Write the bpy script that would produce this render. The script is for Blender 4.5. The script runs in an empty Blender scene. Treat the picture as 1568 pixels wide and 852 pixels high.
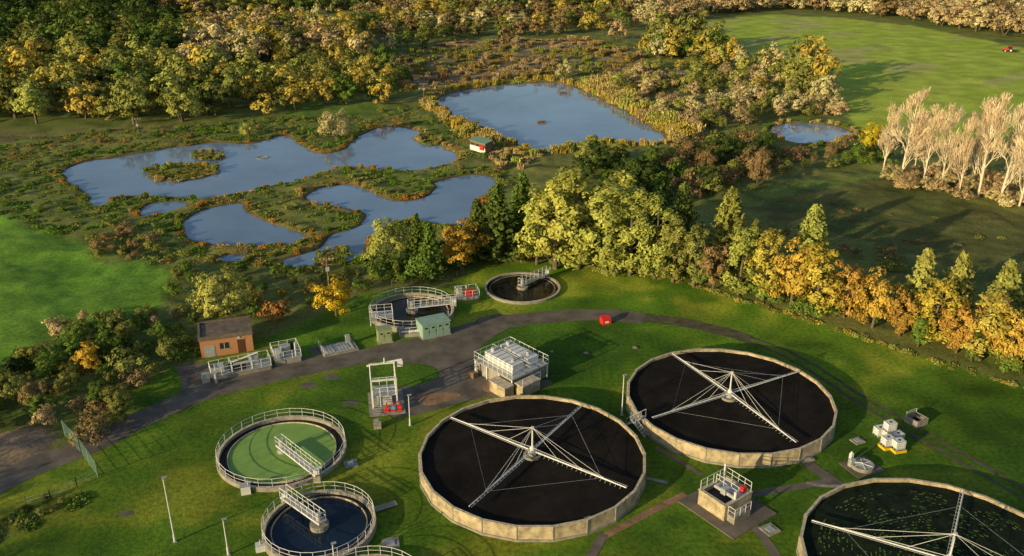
import bpy, math, random
import numpy as np
from mathutils import Vector
random.seed(7)
rng=np.random.default_rng(11)
R=math.radians
CAMH=57.5; PITCH=23.0; F=1320.0
sd,cd=math.sin(R(PITCH)),math.cos(R(PITCH))
# survey helper: plan position of a feature on level ground (or level z)
def G(px,py,z=0.0):
    vx=(px-784)/F; vy=-(py-426)/F
    dz=-sd+vy*cd; t=(CAMH-z)/(-dz)
    return (vx*t, t*(cd+vy*sd))
def GP(pts,z=0.0): return [G(a,b,z) for a,b in pts]
def chaikin(p,n=2,closed=True):
    for _ in range(n):
        q=[]; m=len(p)
        if not closed: q.append(p[0])
        for i in range(m if closed else m-1):
            a=p[i]; b=p[(i+1)%m]
            q.append((a[0]*.75+b[0]*.25,a[1]*.75+b[1]*.25)); q.append((a[0]*.25+b[0]*.75,a[1]*.25+b[1]*.75))
        if not closed: q.append(p[-1])
        p=q
    return p
_nt=np.random.default_rng(5).random((256,256))
def vnoise(x,y,s,o=0):
    x=np.asarray(x)/s+o*17.3+1000; y=np.asarray(y)/s+o*31.7+1000
    xi=np.floor(x).astype(int); yi=np.floor(y).astype(int); fx=x-xi; fy=y-yi
    fx=fx*fx*(3-2*fx); fy=fy*fy*(3-2*fy); a=_nt
    g=lambda i,j:a[(xi+i)%256,(yi+j)%256]
    return (g(0,0)*(1-fx)+g(1,0)*fx)*(1-fy)+(g(0,1)*(1-fx)+g(1,1)*fx)*fy
def sdist(X,Y,poly):
    d=np.full(X.shape,1e9); ins=np.zeros(X.shape,bool); n=len(poly)
    for i in range(n):
        x0,y0=poly[i]; x1,y1=poly[(i+1)%n]
        dx,dy=x1-x0,y1-y0; L=dx*dx+dy*dy+1e-9
        t=np.clip(((X-x0)*dx+(Y-y0)*dy)/L,0,1)
        d=np.minimum(d,(X-x0-t*dx)**2+(Y-y0-t*dy)**2)
        if abs(dy)>1e-9:
            c=((y0>Y)!=(y1>Y))&(X<dx*(Y-y0)/dy+x0); ins^=c
    d=np.sqrt(d); return np.where(ins,-d,d)
# ---------------- scene / camera / light
S=bpy.context.scene
cam=bpy.data.objects.new("camera",bpy.data.cameras.new("camera")); S.collection.objects.link(cam)
cam.location=(0,0,CAMH); cam.rotation_euler=(R(90-PITCH),0,0)
cam.data.sensor_width=36; cam.data.lens=36*F/1568; cam.data.clip_end=8000; cam.data.clip_start=1
S.camera=cam
EL=13.0; AZ=(-.76,-.65)
w=bpy.data.worlds.new("World"); S.world=w; w.use_nodes=True
sky=w.node_tree.nodes.new('ShaderNodeTexSky'); sky.sky_type='NISHITA'; sky.sun_disc=False
sky.sun_elevation=R(EL); sky.sun_rotation=math.atan2(AZ[0],AZ[1]); sky.air_density=1.0; sky.dust_density=1.0
bg=w.node_tree.nodes['Background']; bg.inputs[1].default_value=0.13
w.node_tree.links.new(sky.outputs[0],bg.inputs[0])
sl=bpy.data.lights.new("sun",'SUN'); sl.energy=5; sl.angle=R(.5); sl.color=(1,.79,.43)
so=bpy.data.objects.new("sun",sl); S.collection.objects.link(so)
so.rotation_euler=Vector((-AZ[0]*math.cos(R(EL)),-AZ[1]*math.cos(R(EL)),-math.sin(R(EL)))).to_track_quat('-Z','Y').to_euler()
so.location=(-60,-60,80)
S.view_settings.view_transform='Standard'; S.view_settings.look='None'; S.view_settings.exposure=0
# ---------------- materials
def mat(name,col,rough=.8,var=.25,scale=1.5,metal=0,bump=0.,col2=None,bscale=None,spec=.5):
    m=bpy.data.materials.new(name); m.use_nodes=True; nt=m.node_tree; N=nt.nodes; L=nt.links
    b=N['Principled BSDF']; b.inputs['Roughness'].default_value=rough; b.inputs['Metallic'].default_value=metal
    b.inputs['Specular IOR Level'].default_value=spec
    tc=N.new('ShaderNodeTexCoord'); no=N.new('ShaderNodeTexNoise'); no.inputs['Scale'].default_value=scale
    no.inputs['Detail'].default_value=6; no.inputs['Roughness'].default_value=.65
    L.new(tc.outputs['Object'],no.inputs['Vector'])
    cr=N.new('ShaderNodeValToRGB'); c2=col2 or tuple(c*(1-var) for c in col); c1=col if col2 else tuple(c*(1+var) for c in col)
    cr.color_ramp.elements[0].position=.35; cr.color_ramp.elements[1].position=.65
    cr.color_ramp.elements[0].color=(*c2,1); cr.color_ramp.elements[1].color=(*c1,1)
    L.new(no.outputs[0],cr.inputs[0]); L.new(cr.outputs[0],b.inputs['Base Color'])
    if bump:
        bn=N.new('ShaderNodeTexNoise'); bn.inputs['Scale'].default_value=bscale or scale*4; bn.inputs['Detail'].default_value=4
        L.new(tc.outputs['Object'],bn.inputs['Vector'])
        bm=N.new('ShaderNodeBump'); bm.inputs['Strength'].default_value=min(1,bump*2); bm.inputs['Distance'].default_value=bump
        L.new(bn.outputs[0],bm.inputs['Height']); L.new(bm.outputs[0],b.inputs['Normal'])
    return m
M_conc=mat('buff_concrete',(.42,.34,.21),.9,.4,1.1,bump=.02)
M_concg=mat('grey_concrete',(.28,.26,.21),.9,.3,1.0,bump=.02)
M_rim=mat('rim_concrete',(.50,.43,.31),.9,.38,2.2)
M_white=mat('galvanised_white',(.66,.66,.62),.5,.12,2.0)
M_galv=mat('galvanised_steel',(.45,.46,.45),.45,.2,3.0,metal=.3)
M_media=mat('filter_media',(.014,.011,.009),.95,.5,.35,bump=.08,bscale=5,spec=.12)
M_slime=mat('algae_media',(.010,.018,.008),.9,.6,1.0,bump=.08,bscale=5,spec=.12)
M_asph=mat('asphalt',(.135,.112,.088),.9,.4,.3,bump=.02,bscale=12)
M_trk=mat('tyre_track',(.085,.075,.04),.95,.4,.8)
M_earth=mat('bare_earth',(.28,.16,.085),.95,.4,.8,bump=.03)
M_brick=mat('brick',(.47,.22,.10),.9,.2,6,bump=.01)
M_roof=mat('roof_felt',(.15,.115,.08),.9,.35,1.2)
M_dark=mat('dark_opening',(.02,.02,.02),.6,.2,2)
M_door=mat('brown_door',(.10,.035,.02),.6,.2,2)
M_greenp=mat('green_paint',(.26,.40,.31),.5,.12,1.5)
M_red=mat('red_paint',(.65,.03,.02),.45,.2,3)
M_yellow=mat('yellow_plastic',(.75,.50,.02),.5,.15,3)
M_ibc=mat('white_plastic',(.74,.74,.72),.4,.1,3)
M_wood=mat('pole_wood',(.16,.11,.07),.9,.3,3)
M_rubber=mat('rubber',(.02,.02,.02),.8,.2,3)
M_greenf=mat('green_fence',(.14,.26,.2),.6,.2,3)
M_tile=mat('weathered_timber',(.2,.13,.08),.9,.3,3)
M_blue=mat('cover_grey',(.45,.47,.47),.5,.15,1.5)
def water(name,col,rough=.06,bstr=.25,scale=1.2,col2=None,spec=.5,var=.3,vs=.12):
    m=mat(name,col,rough,var,vs,col2=col2); nt=m.node_tree; b=nt.nodes['Principled BSDF']; b.inputs['IOR'].default_value=1.333
    b.inputs['Specular IOR Level'].default_value=spec
    tc=nt.nodes.new('ShaderNodeTexCoord'); n=nt.nodes.new('ShaderNodeTexNoise'); n.inputs['Scale'].default_value=scale; n.inputs['Detail'].default_value=3
    nt.links.new(tc.outputs['Object'],n.inputs['Vector'])
    bm=nt.nodes.new('ShaderNodeBump'); bm.inputs['Strength'].default_value=bstr; bm.inputs['Distance'].default_value=.03
    nt.links.new(n.outputs[0],bm.inputs['Height']); nt.links.new(bm.outputs[0],b.inputs['Normal'])
    return m
M_water=water('pond_water',(.17,.26,.39),.05,.18,1.0,spec=1.0,var=.2,vs=.03)
M_twater=water('tank_water',(.022,.020,.015),.12,.1,1.0,spec=.3)
M_bwater=water('blue_tank_water',(.010,.022,.045),.05,.05,1.0)
M_scum=mat('duckweed_scum',(.25,.42,.09),.8,.1,.5,col2=(.19,.34,.06))
M_weed=mat('filter_weed',(.10,.20,.02),.9,.3,2)
def leafmat():
    m=bpy.data.materials.new('foliage'); m.use_nodes=True; nt=m.node_tree; N=nt.nodes; L=nt.links
    N.remove(N['Principled BSDF']); out=N['Material Output']
    oi=N.new('ShaderNodeObjectInfo'); ge=N.new('ShaderNodeNewGeometry'); tc=N.new('ShaderNodeTexCoord')
    no=N.new('ShaderNodeTexNoise'); no.inputs['Scale'].default_value=.45; no.inputs['Detail'].default_value=2
    L.new(tc.outputs['Object'],no.inputs['Vector'])
    a=N.new('ShaderNodeMapRange'); a.inputs[1].default_value=.3; a.inputs[2].default_value=.7; a.inputs[3].default_value=.68; a.inputs[4].default_value=1.3
    L.new(no.outputs[0],a.inputs[0])
    c=N.new('ShaderNodeMapRange'); c.inputs[3].default_value=.7; c.inputs[4].default_value=1.3
    L.new(ge.outputs['Random Per Island'],c.inputs[0])
    mu=N.new('ShaderNodeMath'); mu.operation='MULTIPLY'; L.new(a.outputs[0],mu.inputs[0]); L.new(c.outputs[0],mu.inputs[1])
    vm=N.new('ShaderNodeVectorMath'); vm.operation='SCALE'; L.new(oi.outputs['Color'],vm.inputs[0]); L.new(mu.outputs[0],vm.inputs['Scale'])
    d=N.new('ShaderNodeBsdfDiffuse'); t=N.new('ShaderNodeBsdfTranslucent'); mx=N.new('ShaderNodeMixShader'); mx.inputs[0].default_value=.12
    L.new(vm.outputs[0],d.inputs[0]); L.new(vm.outputs[0],t.inputs[0]); L.new(d.outputs[0],mx.inputs[1]); L.new(t.outputs[0],mx.inputs[2])
    L.new(mx.outputs[0],out.inputs[0]); return m
M_leaf=leafmat()
M_bark=mat('bark',(.14,.11,.07),.95,.3,2)
M_pbark=mat('pale_bark',(.72,.62,.45),.95,.15,2)
# ---------------- mesh builder
class MB:
    def __init__(s): s.v=[];s.f=[];s.m=[];s.mats=[]
    def mi(s,m):
        if m not in s.mats: s.mats.append(m)
        return s.mats.index(m)
    def add(s,vs,fs,m):
        o=len(s.v); k=s.mi(m); s.v+=[tuple(v) for v in vs]
        for f in fs: s.f.append([o+i for i in f]); s.m.append(k)
    def box(s,x0,y0,z0,x1,y1,z1,m):
        s.add([(x0,y0,z0),(x1,y0,z0),(x1,y1,z0),(x0,y1,z0),(x0,y0,z1),(x1,y0,z1),(x1,y1,z1),(x0,y1,z1)],
          [(0,3,2,1),(4,5,6,7),(0,1,5,4),(1,2,6,5),(2,3,7,6),(3,0,4,7)],m)
    def tube(s,a,b,r,m,n=5,r2=None):
        a=Vector(a); b=Vector(b); d=(b-a)
        if d.length<1e-6: return
        d.normalize(); u=d.cross(Vector((0,0,1)) if abs(d.z)<.9 else Vector((1,0,0))).normalized(); w=d.cross(u)
        r2=r if r2 is None else r2
        vs=[a+(u*math.cos(2*math.pi*i/n)+w*math.sin(2*math.pi*i/n))*r for i in range(n)]+[b+(u*math.cos(2*math.pi*i/n)+w*math.sin(2*math.pi*i/n))*r2 for i in range(n)]
        fs=[(i,(i+1)%n,n+(i+1)%n,n+i) for i in range(n)]+[tuple(range(n))[::-1],tuple(range(n,2*n))]
        s.add(vs,fs,m)
    def ring(s,cx,cy,r0,r1,z0,z1,m,n=64,mt=None,a0=0):
        A=[a0+2*math.pi*i/n for i in range(n)]
        vs=[]
        for r,z in ((r0,z0),(r1,z0),(r1,z1),(r0,z1)): vs+=[(cx+r*math.cos(a),cy+r*math.sin(a),z) for a in A]
        fo=[(n+i,n+(i+1)%n,2*n+(i+1)%n,2*n+i) for i in range(n)]+[(i,3*n+i,3*n+(i+1)%n,(i+1)%n) for i in range(n)]
        s.add(vs,fo,m)
        s.add(vs[2*n:],[(i,(i+1)%n,n+(i+1)%n,n+i) for i in range(n)],mt or m)
    def disc(s,cx,cy,r,z,m,n=64,a0=0):
        s.add([(cx+r*math.cos(a0+2*math.pi*i/n),cy+r*math.sin(a0+2*math.pi*i/n),z) for i in range(n)],[tuple(range(n))],m)
    def rail(s,pts,h=1.1,m=None,closed=False,sp=1.6,r=.035):
        m=m or M_white; P=[Vector(p) for p in pts]
        if closed: P.append(P[0])
        up=Vector((0,0,h)); mid=Vector((0,0,h*.52))
        for a,b in zip(P[:-1],P[1:]):
            s.tube(a+up,b+up,r,m,4); s.tube(a+mid,b+mid,r*.8,m,4)
            L=(b-a).length; k=max(1,int(round(L/sp)))
            for i in range(k): q=a+(b-a)*(i/k); s.tube(q,q+up,r,m,4)
        s.tube(P[-1],P[-1]+up,r,m,4)
    def done(s,name,loc=(0,0,0),rz=0):
        me=bpy.data.meshes.new(name); me.from_pydata(s.v,[],s.f)
        for m in s.mats: me.materials.append(m)
        me.polygons.foreach_set('material_index',s.m); me.update()
        o=bpy.data.objects.new(name,me); S.collection.objects.link(o); o.location=loc; o.rotation_euler=(0,0,rz); return o
def circ(cx,cy,r,z,n): return [(cx+r*math.cos(2*math.pi*i/n),cy+r*math.sin(2*math.pi*i/n),z) for i in range(n)]
def frame(a,b):
    return (a[0],a[1],0),math.atan2(b[1]-a[1],b[0]-a[0]),math.hypot(b[0]-a[0],b[1]-a[1])
def sheet(name,pix,z,m,smooth=0):
    P=GP(pix)
    if smooth: P=chaikin(P,smooth)
    b=MB(); b.add([(x,y,z) for x,y in P],[tuple(range(len(P)))],m); return b.done(name)
def ribbon(name,pts,wd,z,m,off=0,jit=0.0,smooth=3):
    P=chaikin(pts,smooth,False); vs=[];n=len(P)
    for i,(x,y) in enumerate(P):
        a=P[max(0,i-1)]; c=P[min(n-1,i+1)]; dx,dy=c[0]-a[0],c[1]-a[1]; l=math.hypot(dx,dy); nx,ny=-dy/l,dx/l
        w1=wd/2*(1+random.uniform(-jit,jit)); w2=wd/2*(1+random.uniform(-jit,jit))
        vs.append((x+nx*(off+w1),y+ny*(off+w1),z)); vs.append((x+nx*(off-w2),y+ny*(off-w2),z))
    b=MB(); b.add(vs,[(2*i,2*i+1,2*i+3,2*i+2) for i in range(n-1)],m); return b.done(name)
# ---------------- ponds / ground
ponds_pix=[
 [(88,262),(120,245),(175,240),(240,228),(280,222),(340,214),(370,220),(400,215),(440,201),(462,222),(488,234),(522,231),(540,213),(562,197),(600,191),(640,197),(662,212),(682,225),(706,236),(700,248),(660,258),(620,262),(580,258),(540,253),(500,260),(470,272),(430,282),(380,292),(340,300),(300,306),(260,303),(220,300),(180,300),(152,318),(135,315),(132,295),(105,280)],
 [(208,320),(235,308),(280,304),(300,312),(250,326),(215,332)],
 [(272,342),(300,320),(345,310),(372,309),(380,322),(400,335),(440,348),(472,358),(460,370),(400,376),(330,376),(290,367)],
 [(456,300),(490,284),(540,279),(570,290),(595,303),(625,306),(652,300),(662,288),(665,275),(700,268),(740,264),(764,272),(755,290),(722,312),(725,340),(690,350),(640,335),(600,340),(560,370),(552,398),(520,405),(450,410),(405,398),(470,385),(492,372),(497,356),(540,348),(556,335),(550,322),(510,316),(476,310)],
 [(315,392),(380,386),(385,392),(370,402),(335,402)],
 [(656,148),(740,131),(850,123),(882,133),(950,164),(1034,212),(1010,219),(940,219),(900,212),(865,228),(840,234),(800,224),(745,200),(695,180)],
 [(1172,192),(1230,184),(1308,196),(1298,213),(1240,222),(1185,212)],
 [(980,111),(1050,106),(1060,116),(1000,126)],
 [(905,118),(935,114),(940,122),(915,126)]]
isl_pix=[[(226,262),(250,254),(300,251),(330,258),(320,267),(270,276),(240,273)],
 [(299,236),(312,232),(336,236),(332,243),(312,243)],
 [(490,398),(500,384),(515,380),(527,384),(522,395),(505,403)],
 [(640,210),(655,207),(672,214),(668,222),(650,217)]]
ponds=[chaikin(GP(p),2) for p in ponds_pix]; isls=[chaikin(GP(p),2) for p in isl_pix]
def pond_d(X,Y):
    d=np.full(X.shape,1e3)
    for p in ponds:
        a=np.array(p); x0,y0=a.min(0)-12; x1,y1=a.max(0)+12
        k=(X>x0)&(X<x1)&(Y>y0)&(Y<y1)
        if k.any(): d[k]=np.minimum(d[k],sdist(X[k],Y[k],p))
    for p in isls:
        a=np.array(p); x0,y0=a.min(0)-12; x1,y1=a.max(0)+12
        k=(X>x0)&(X<x1)&(Y>y0)&(Y<y1)
        if k.any(): d[k]=np.maximum(d[k],-sdist(X[k],Y[k],p))
    return d
def axis(segs):
    o=[]
    for a,b,s in segs: o+=list(np.arange(a,b,s))
    return np.array(o+[segs[-1][1]])
xs=axis([(-5000,-1000,500),(-1000,-300,25),(-300,-125,2.2),(-125,130,.85),(130,300,2.2),(300,1000,25),(1000,5000,500)])
ys=axis([(-2000,-200,300),(-200,50,10),(50,240,.85),(240,460,1.7),(460,800,6),(800,1600,50),(1600,7000,500)])
X,Y=np.meshgrid(xs,ys); sh=X.shape; X=X.ravel(); Y=Y.ravel()
wx=(vnoise(X,Y,4,1)-.5); wy=(vnoise(X,Y,4,2)-.5); w2=(vnoise(X,Y,1.3,3)-.5)
pdist=pond_d(X+wx*1.6,Y+wy*1.6)
Z=np.clip(pdist*.6,-1.3,0)
def sst(a,b,x): t=np.clip((x-a)/(b-a),0,1); return t*t*(3-2*t)
n1=vnoise(X,Y,18,4); n2=vnoise(X,Y,5,5); n3=vnoise(X,Y,1.7,6); nn=np.clip(.5*n1+.3*n2+.3*n3,0,1)[:,None]
def C(a): return np.array(a)[None,:]
col=C((.08,.15,.025))*(1-nn)+C((.22,.21,.06))*nn
LAWN=[(-700,1300),(-300,860),(-60,770),(0,742),(140,690),(200,640),(205,600),(265,560),(300,560),(450,500),(560,450),(690,440),(735,405),(870,403),(950,412),(1050,430),(1150,460),(1250,490),(1400,540),(1568,592),(1900,690),(2600,1300)]
FARF=[(985,52),(1060,36),(1180,22),(1300,29),(1400,40),(1500,60),(1568,75),(1750,105),(1750,240),(1568,215),(1450,215),(1340,205),(1295,185),(1285,160),(1220,130),(1120,95),(1040,72)]
LEFTF=[(-400,300),(0,330),(60,350),(130,375),(150,400),(250,405),(268,440),(235,480),(100,500),(50,530),(0,560),(-400,640)]
ROUGH=[(-300,900),(-60,810),(0,795),(60,760),(110,752),(135,770),(60,805),(0,830),(-300,1000)]
regs=[(LEFTF,(.10,.23,.02),(.16,.29,.035),1.5,3),
 (FARF,(.30,.44,.03),(.44,.50,.07),2,5),
 ([(560,92),(700,62),(900,60),(985,80),(960,112),(860,112),(700,130),(620,132)],(.19,.14,.075),(.33,.24,.125),4,10),
 ([(1140,290),(1200,275),(1330,262),(1420,290),(1568,335),(1800,400),(1800,520),(1568,455),(1450,415),(1330,375),(1200,345)],(.06,.10,.022),(.13,.13,.04),3,8),  # right meadow: green-brown, with the tree-line shade painted into its colour
 ([(1150,295),(1200,280),(1330,265),(1350,272),(1250,290),(1180,305)],(.11,.2,.03),(.15,.2,.045),2,4),
 ([(430,150),(570,160),(570,178),(440,180)],(.09,.19,.025),(.14,.2,.035),2,4),
 ([(-60,205),(0,203),(160,196),(300,190),(300,196),(160,206),(0,222),(-60,225)],(.16,.17,.05),(.2,.17,.07),2,4),
 (LAWN,(.070,.160,.009),(.125,.230,.016),.6,.6),
 ([(-300,690),(0,662),(70,652),(95,670),(85,690),(0,725),(-300,850)],(.19,.145,.10),(.30,.225,.16),1,2),
 (ROUGH,(.06,.085,.025),(.12,.12,.045),1,2)]
for pix,a,b,soft,wp in regs:
    P=GP(pix)
    d=sdist(X+wx*wp,Y+wy*wp,P); k=sst(soft*.5,-soft*.5,d+w2*soft)[:,None]
    t=np.clip(nn*1.3-.15,0,1); col=col*(1-k)+(C(a)*(1-t)+C(b)*t)*k
lawn_d=sdist(X,Y,GP(LAWN))
# lawn tone: mossy yellow swathes, plus sunlit and shaded bands painted into the colour
u_=(X*.75+Y*.66); v_=(-X*.66+Y*.75)
sw=np.clip(vnoise(u_/2.2,v_,7,11)*.6+vnoise(X,Y,2.6,12)*.4,0,1)
k=(sst(0,-2,lawn_d)*sst(.46,.75,sw)*.9)[:,None]; col=col*(1-k)+C((.28,.32,.028))*k
k=(sst(0,-2,lawn_d)*sst(.46,.2,sw)*.75)[:,None]; col=col*(1-k)+C((.042,.105,.010))*k
far_l=sst(90,125,Y); col=col*(1+ (sst(0,-2,lawn_d)*(far_l*.34-.2))[:,None])  # tree shade painted into the near lawn's colour, far lawn lightened
ffd=sdist(X,Y,GP(FARF)); k=(sst(0,-6,ffd)*sst(.66,.8,vnoise(u_/3,v_,12,14)))[:,None]*.6; col=col*(1-k)+C((.42,.38,.16))*k
# pond margins
k=(sst(3.0,.5,pdist)*(.4+.5*n2))[:,None]; col=col*(1-k)+C((.27,.19,.05))*k
k=sst(.25,-.3,pdist)[:,None]; col=col*(1-k)+C((.10,.07,.04))*k
# rough ground relief outside the lawn
ff=np.minimum(ffd,lawn_d)
Z=Z+np.where(pdist>1,1,0)*sst(0,6,ff)*((n2-.5)*.7+(n3-.5)*.35)*np.where(Y<460,1,0)
me=bpy.data.meshes.new('ground'); ny,nx=sh
idx=np.arange(ny*nx).reshape(sh); q=np.stack([idx[:-1,:-1],idx[:-1,1:],idx[1:,1:],idx[1:,:-1]],-1).reshape(-1,4)
def fastmesh(me,V,Q,mi=None):
    me.vertices.add(len(V)); me.vertices.foreach_set('co',np.asarray(V,dtype=np.float32).ravel())
    me.loops.add(Q.size); me.loops.foreach_set('vertex_index',Q.ravel().astype(np.int32))
    me.polygons.add(len(Q)); me.polygons.foreach_set('loop_start',np.arange(0,Q.size,4,dtype=np.int32))
    if mi is not None: me.polygons.foreach_set('material_index',np.asarray(mi,dtype=np.int32))
    me.update(calc_edges=True); me.validate()
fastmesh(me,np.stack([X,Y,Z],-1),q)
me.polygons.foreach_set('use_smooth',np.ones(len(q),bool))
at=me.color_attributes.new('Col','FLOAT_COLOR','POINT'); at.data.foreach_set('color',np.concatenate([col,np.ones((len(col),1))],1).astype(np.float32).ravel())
gr=bpy.data.objects.new('ground',me); S.collection.objects.link(gr)
gm=bpy.data.materials.new('ground_grass'); gm.use_nodes=True; N=gm.node_tree.nodes; L=gm.node_tree.links; b=N['Principled BSDF']
b.inputs['Roughness'].default_value=.95; b.inputs['Specular IOR Level'].default_value=.15
ca=N.new('ShaderNodeVertexColor'); ca.layer_name='Col'; tc=N.new('ShaderNodeTexCoord')
val=None
for sc,lo,hi in ((1.9,.68,1.32),(.12,.72,1.28),(7,.78,1.22)):
    no=N.new('ShaderNodeTexNoise'); no.inputs['Scale'].default_value=sc; no.inputs['Detail'].default_value=5; L.new(tc.outputs['Object'],no.inputs['Vector'])
    mr=N.new('ShaderNodeMapRange'); mr.inputs[1].default_value=.3; mr.inputs[2].default_value=.7; mr.inputs[3].default_value=lo; mr.inputs[4].default_value=hi; L.new(no.outputs[0],mr.inputs[0])
    if val is None: val=mr.outputs[0]
    else:
        mu=N.new('ShaderNodeMath'); mu.operation='MULTIPLY'; L.new(val,mu.inputs[0]); L.new(mr.outputs[0],mu.inputs[1]); val=mu.outputs[0]
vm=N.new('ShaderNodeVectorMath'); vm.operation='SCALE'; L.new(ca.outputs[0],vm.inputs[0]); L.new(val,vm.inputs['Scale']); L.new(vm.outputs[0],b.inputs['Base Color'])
bn=N.new('ShaderNodeTexNoise'); bn.inputs['Scale'].default_value=3.5; bn.inputs['Detail'].default_value=6; L.new(tc.outputs['Object'],bn.inputs['Vector'])
bm=N.new('ShaderNodeBump'); bm.inputs['Strength'].default_value=.45; bm.inputs['Distance'].default_value=.09; L.new(bn.outputs[0],bm.inputs['Height']); L.new(bm.outputs[0],b.inputs['Normal'])
me.materials.append(gm)
for p in ponds:
    bb=MB(); bb.add([(x,y,-.3) for x,y in p],[tuple(range(len(p)))],M_water); bb.done('pond_water')
# ---------------- vegetation prototypes (10 m nominal)
def tubeq(V,Q,Mi,a,b,r0,r1,n=5,k=1):
    a=np.array(a,float); b=np.array(b,float); d=b-a; d/=np.linalg.norm(d)+1e-9
    u=np.cross(d,[0,0,1] if abs(d[2])<.9 else [1,0,0]); u/=np.linalg.norm(u); w_=np.cross(d,u); o=len(V)
    for c,r in ((a,r0),(b,r1)):
        for i in range(n): t=2*math.pi*i/n; V.append(c+(u*math.cos(t)+w_*math.sin(t))*r)
    for i in range(n): Q.append((o+i,o+(i+1)%n,o+n+(i+1)%n,o+n+i)); Mi.append(k)
def norm(a): return a/(np.linalg.norm(a,axis=-1,keepdims=True)+1e-9)
def leaves(P,Nm,s,asp=.7,up=None):
    n=len(P); r=rng.normal(size=(n,3)); T=norm(np.cross(Nm,r)) if up is None else norm(up+rng.normal(size=(n,3))*.25)
    B=norm(np.cross(Nm,T)); s=np.asarray(s).reshape(-1,1)*np.ones((n,1))
    return np.stack([P-T*s-B*s*asp,P+T*s-B*s*asp*.6,P+T*s+B*s*asp,P-T*s+B*s*asp*.6],1).reshape(-1,3)
def proto(kind,bark=None):
    V=[];Q=[];Mi=[];LV=[]
    ctr=np.array([0,0,4.0])
    def clump(c,r,n,s,flat=1.0):
        d=norm(rng.normal(size=(n,3))); d[:,2]=np.where((d[:,2]<-.3),-d[:,2]*.6,d[:,2])
        rad=r*rng.uniform(.6,1.05,(n,1))
        c=np.array(c); P=c+d*rad*np.array([1,1,flat]); td=norm((c-ctr)*np.array([1,1,.8]))
        Nm=norm(d+td*.9+rng.normal(size=(n,3))*.35); LV.append(leaves(P,Nm,rng.uniform(s*.6,s*1.3,n)))
    lo=kind.endswith('_far'); K=kind.replace('_far','')
    if K=='round':
        tubeq(V,Q,Mi,(0,0,-.3),(rng.normal()*.2,rng.normal()*.2,4.5),.3,.18,7)
        ax,ay=rng.uniform(3.4,4.5,2); lob=rng.uniform(0,6.28)
        for i in range(38 if lo else 52):
            d=norm(rng.normal(size=3)); u=rng.uniform(.5,1)*(1+.2*math.sin(3*math.atan2(d[1],d[0])+lob))
            c=np.array([0,0,5.0])+d*u*np.array([ax,ay,4.0]); 
            if i%4==0: tubeq(V,Q,Mi,(0,0,3+rng.uniform(-1,1)),c,.1,.03,4)
            clump(c,rng.uniform(.75,1.45),22 if lo else 60,.36 if lo else .2,.8)
    elif K=='tall':
        ctr=np.array([0,0,3.5]); tubeq(V,Q,Mi,(0,0,-.3),(0,0,8),.25,.06,6)
        for i in range(54):
            z=rng.uniform(.8,9.3); rr=2.5*math.sin(min(1,(z+1.2)/4)*1.57)*(1-max(0,z-5.0)/6.2)**.7; t=rng.uniform(0,6.28); u=rng.uniform(.45,1.08)
            c=(math.cos(t)*rr*u,math.sin(t)*rr*u,z)
            if i%4==0: tubeq(V,Q,Mi,(0,0,max(.5,z-1.5)),c,.07,.02,4)
            clump(c,rng.uniform(.45,.95),60,.15,1.3)
    elif K=='willow':
        ctr=np.array([0,0,2.0])
        for i in range(6):
            t=rng.uniform(0,6.28); tubeq(V,Q,Mi,(0,0,-.3),(math.cos(t)*2.5,math.sin(t)*2.5,5.5),.2,.05,5)
        for i in range(40 if lo else 60):
            d=norm(rng.normal(size=3)); d[2]=abs(d[2]); u=rng.uniform(.6,1)
            clump(np.array([0,0,1.8])+d*u*np.array([5.2,4.9,6.8]),rng.uniform(.8,1.5),22 if lo else 56,.34 if lo else .19,1.1)
    elif K=='conifer':
        tubeq(V,Q,Mi,(0,0,-.3),(0,0,9.8),.22,.03,6)
        for i in range(150):
            z=.6+9.2*(i/150)**.9; rr=(1-z/10.2)**.8*3.0*rng.uniform(.7,1.1)+.15; t=i*2.4+rng.normal()*.3
            n=int(14+rr*9); u=rng.uniform(.15,1,n); side=rng.normal(size=n)*.16*rr*(1.1-u)
            P=np.stack([math.cos(t)*rr*u-math.sin(t)*side,math.sin(t)*rr*u+math.cos(t)*side,z+.35*rr*u**2-.15*rr+rng.normal(size=n)*.08],1)
            Nm=norm(np.array([math.cos(t)*.7,math.sin(t)*.7,.6])+rng.normal(size=(n,3))*.45); LV.append(leaves(P,Nm,rng.uniform(.12,.26,n),.5))
    elif K=='shrub':
        ctr=np.array([0,0,0.])
        for i in range(5):
            t=rng.uniform(0,6.28); tubeq(V,Q,Mi,(0,0,-.2),(math.cos(t)*1.5,math.sin(t)*1.5,4),.12,.04,4)
        for i in range(20):
            d=norm(rng.normal(size=3)); d[2]=abs(d[2]); u=rng.uniform(.4,1)
            clump(np.array([0,0,1.2])+d*u*np.array([6,6,6.6]),rng.uniform(1.5,2.6),36,.40,.9)
    elif K=='tuft':
        n=170; t=rng.uniform(0,6.28,n); r=11*np.sqrt(rng.random(n)); P=np.stack([np.cos(t)*r,np.sin(t)*r,rng.uniform(.5,4,n)*(1.15-r/13)],1)
        Nm=norm(rng.normal(size=(n,3))*np.array([.8,.8,.4])+np.array([-.2,-.3,.9])); LV.append(leaves(P,Nm,rng.uniform(.8,1.7,n),.7))
    elif K=='reed':
        n=220; t=rng.uniform(0,6.28,n); r=6.5*np.sqrt(rng.random(n)); h=rng.uniform(2.6,5.2,n); P=np.stack([np.cos(t)*r,np.sin(t)*r,h*.95],1)
        Nm=norm(rng.normal(size=(n,3))*np.array([1,1,.1])); LV.append(leaves(P,Nm,h,.1,up=np.array([0,0,1.4])))
    elif K=='bare':
        tips=[]
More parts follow.
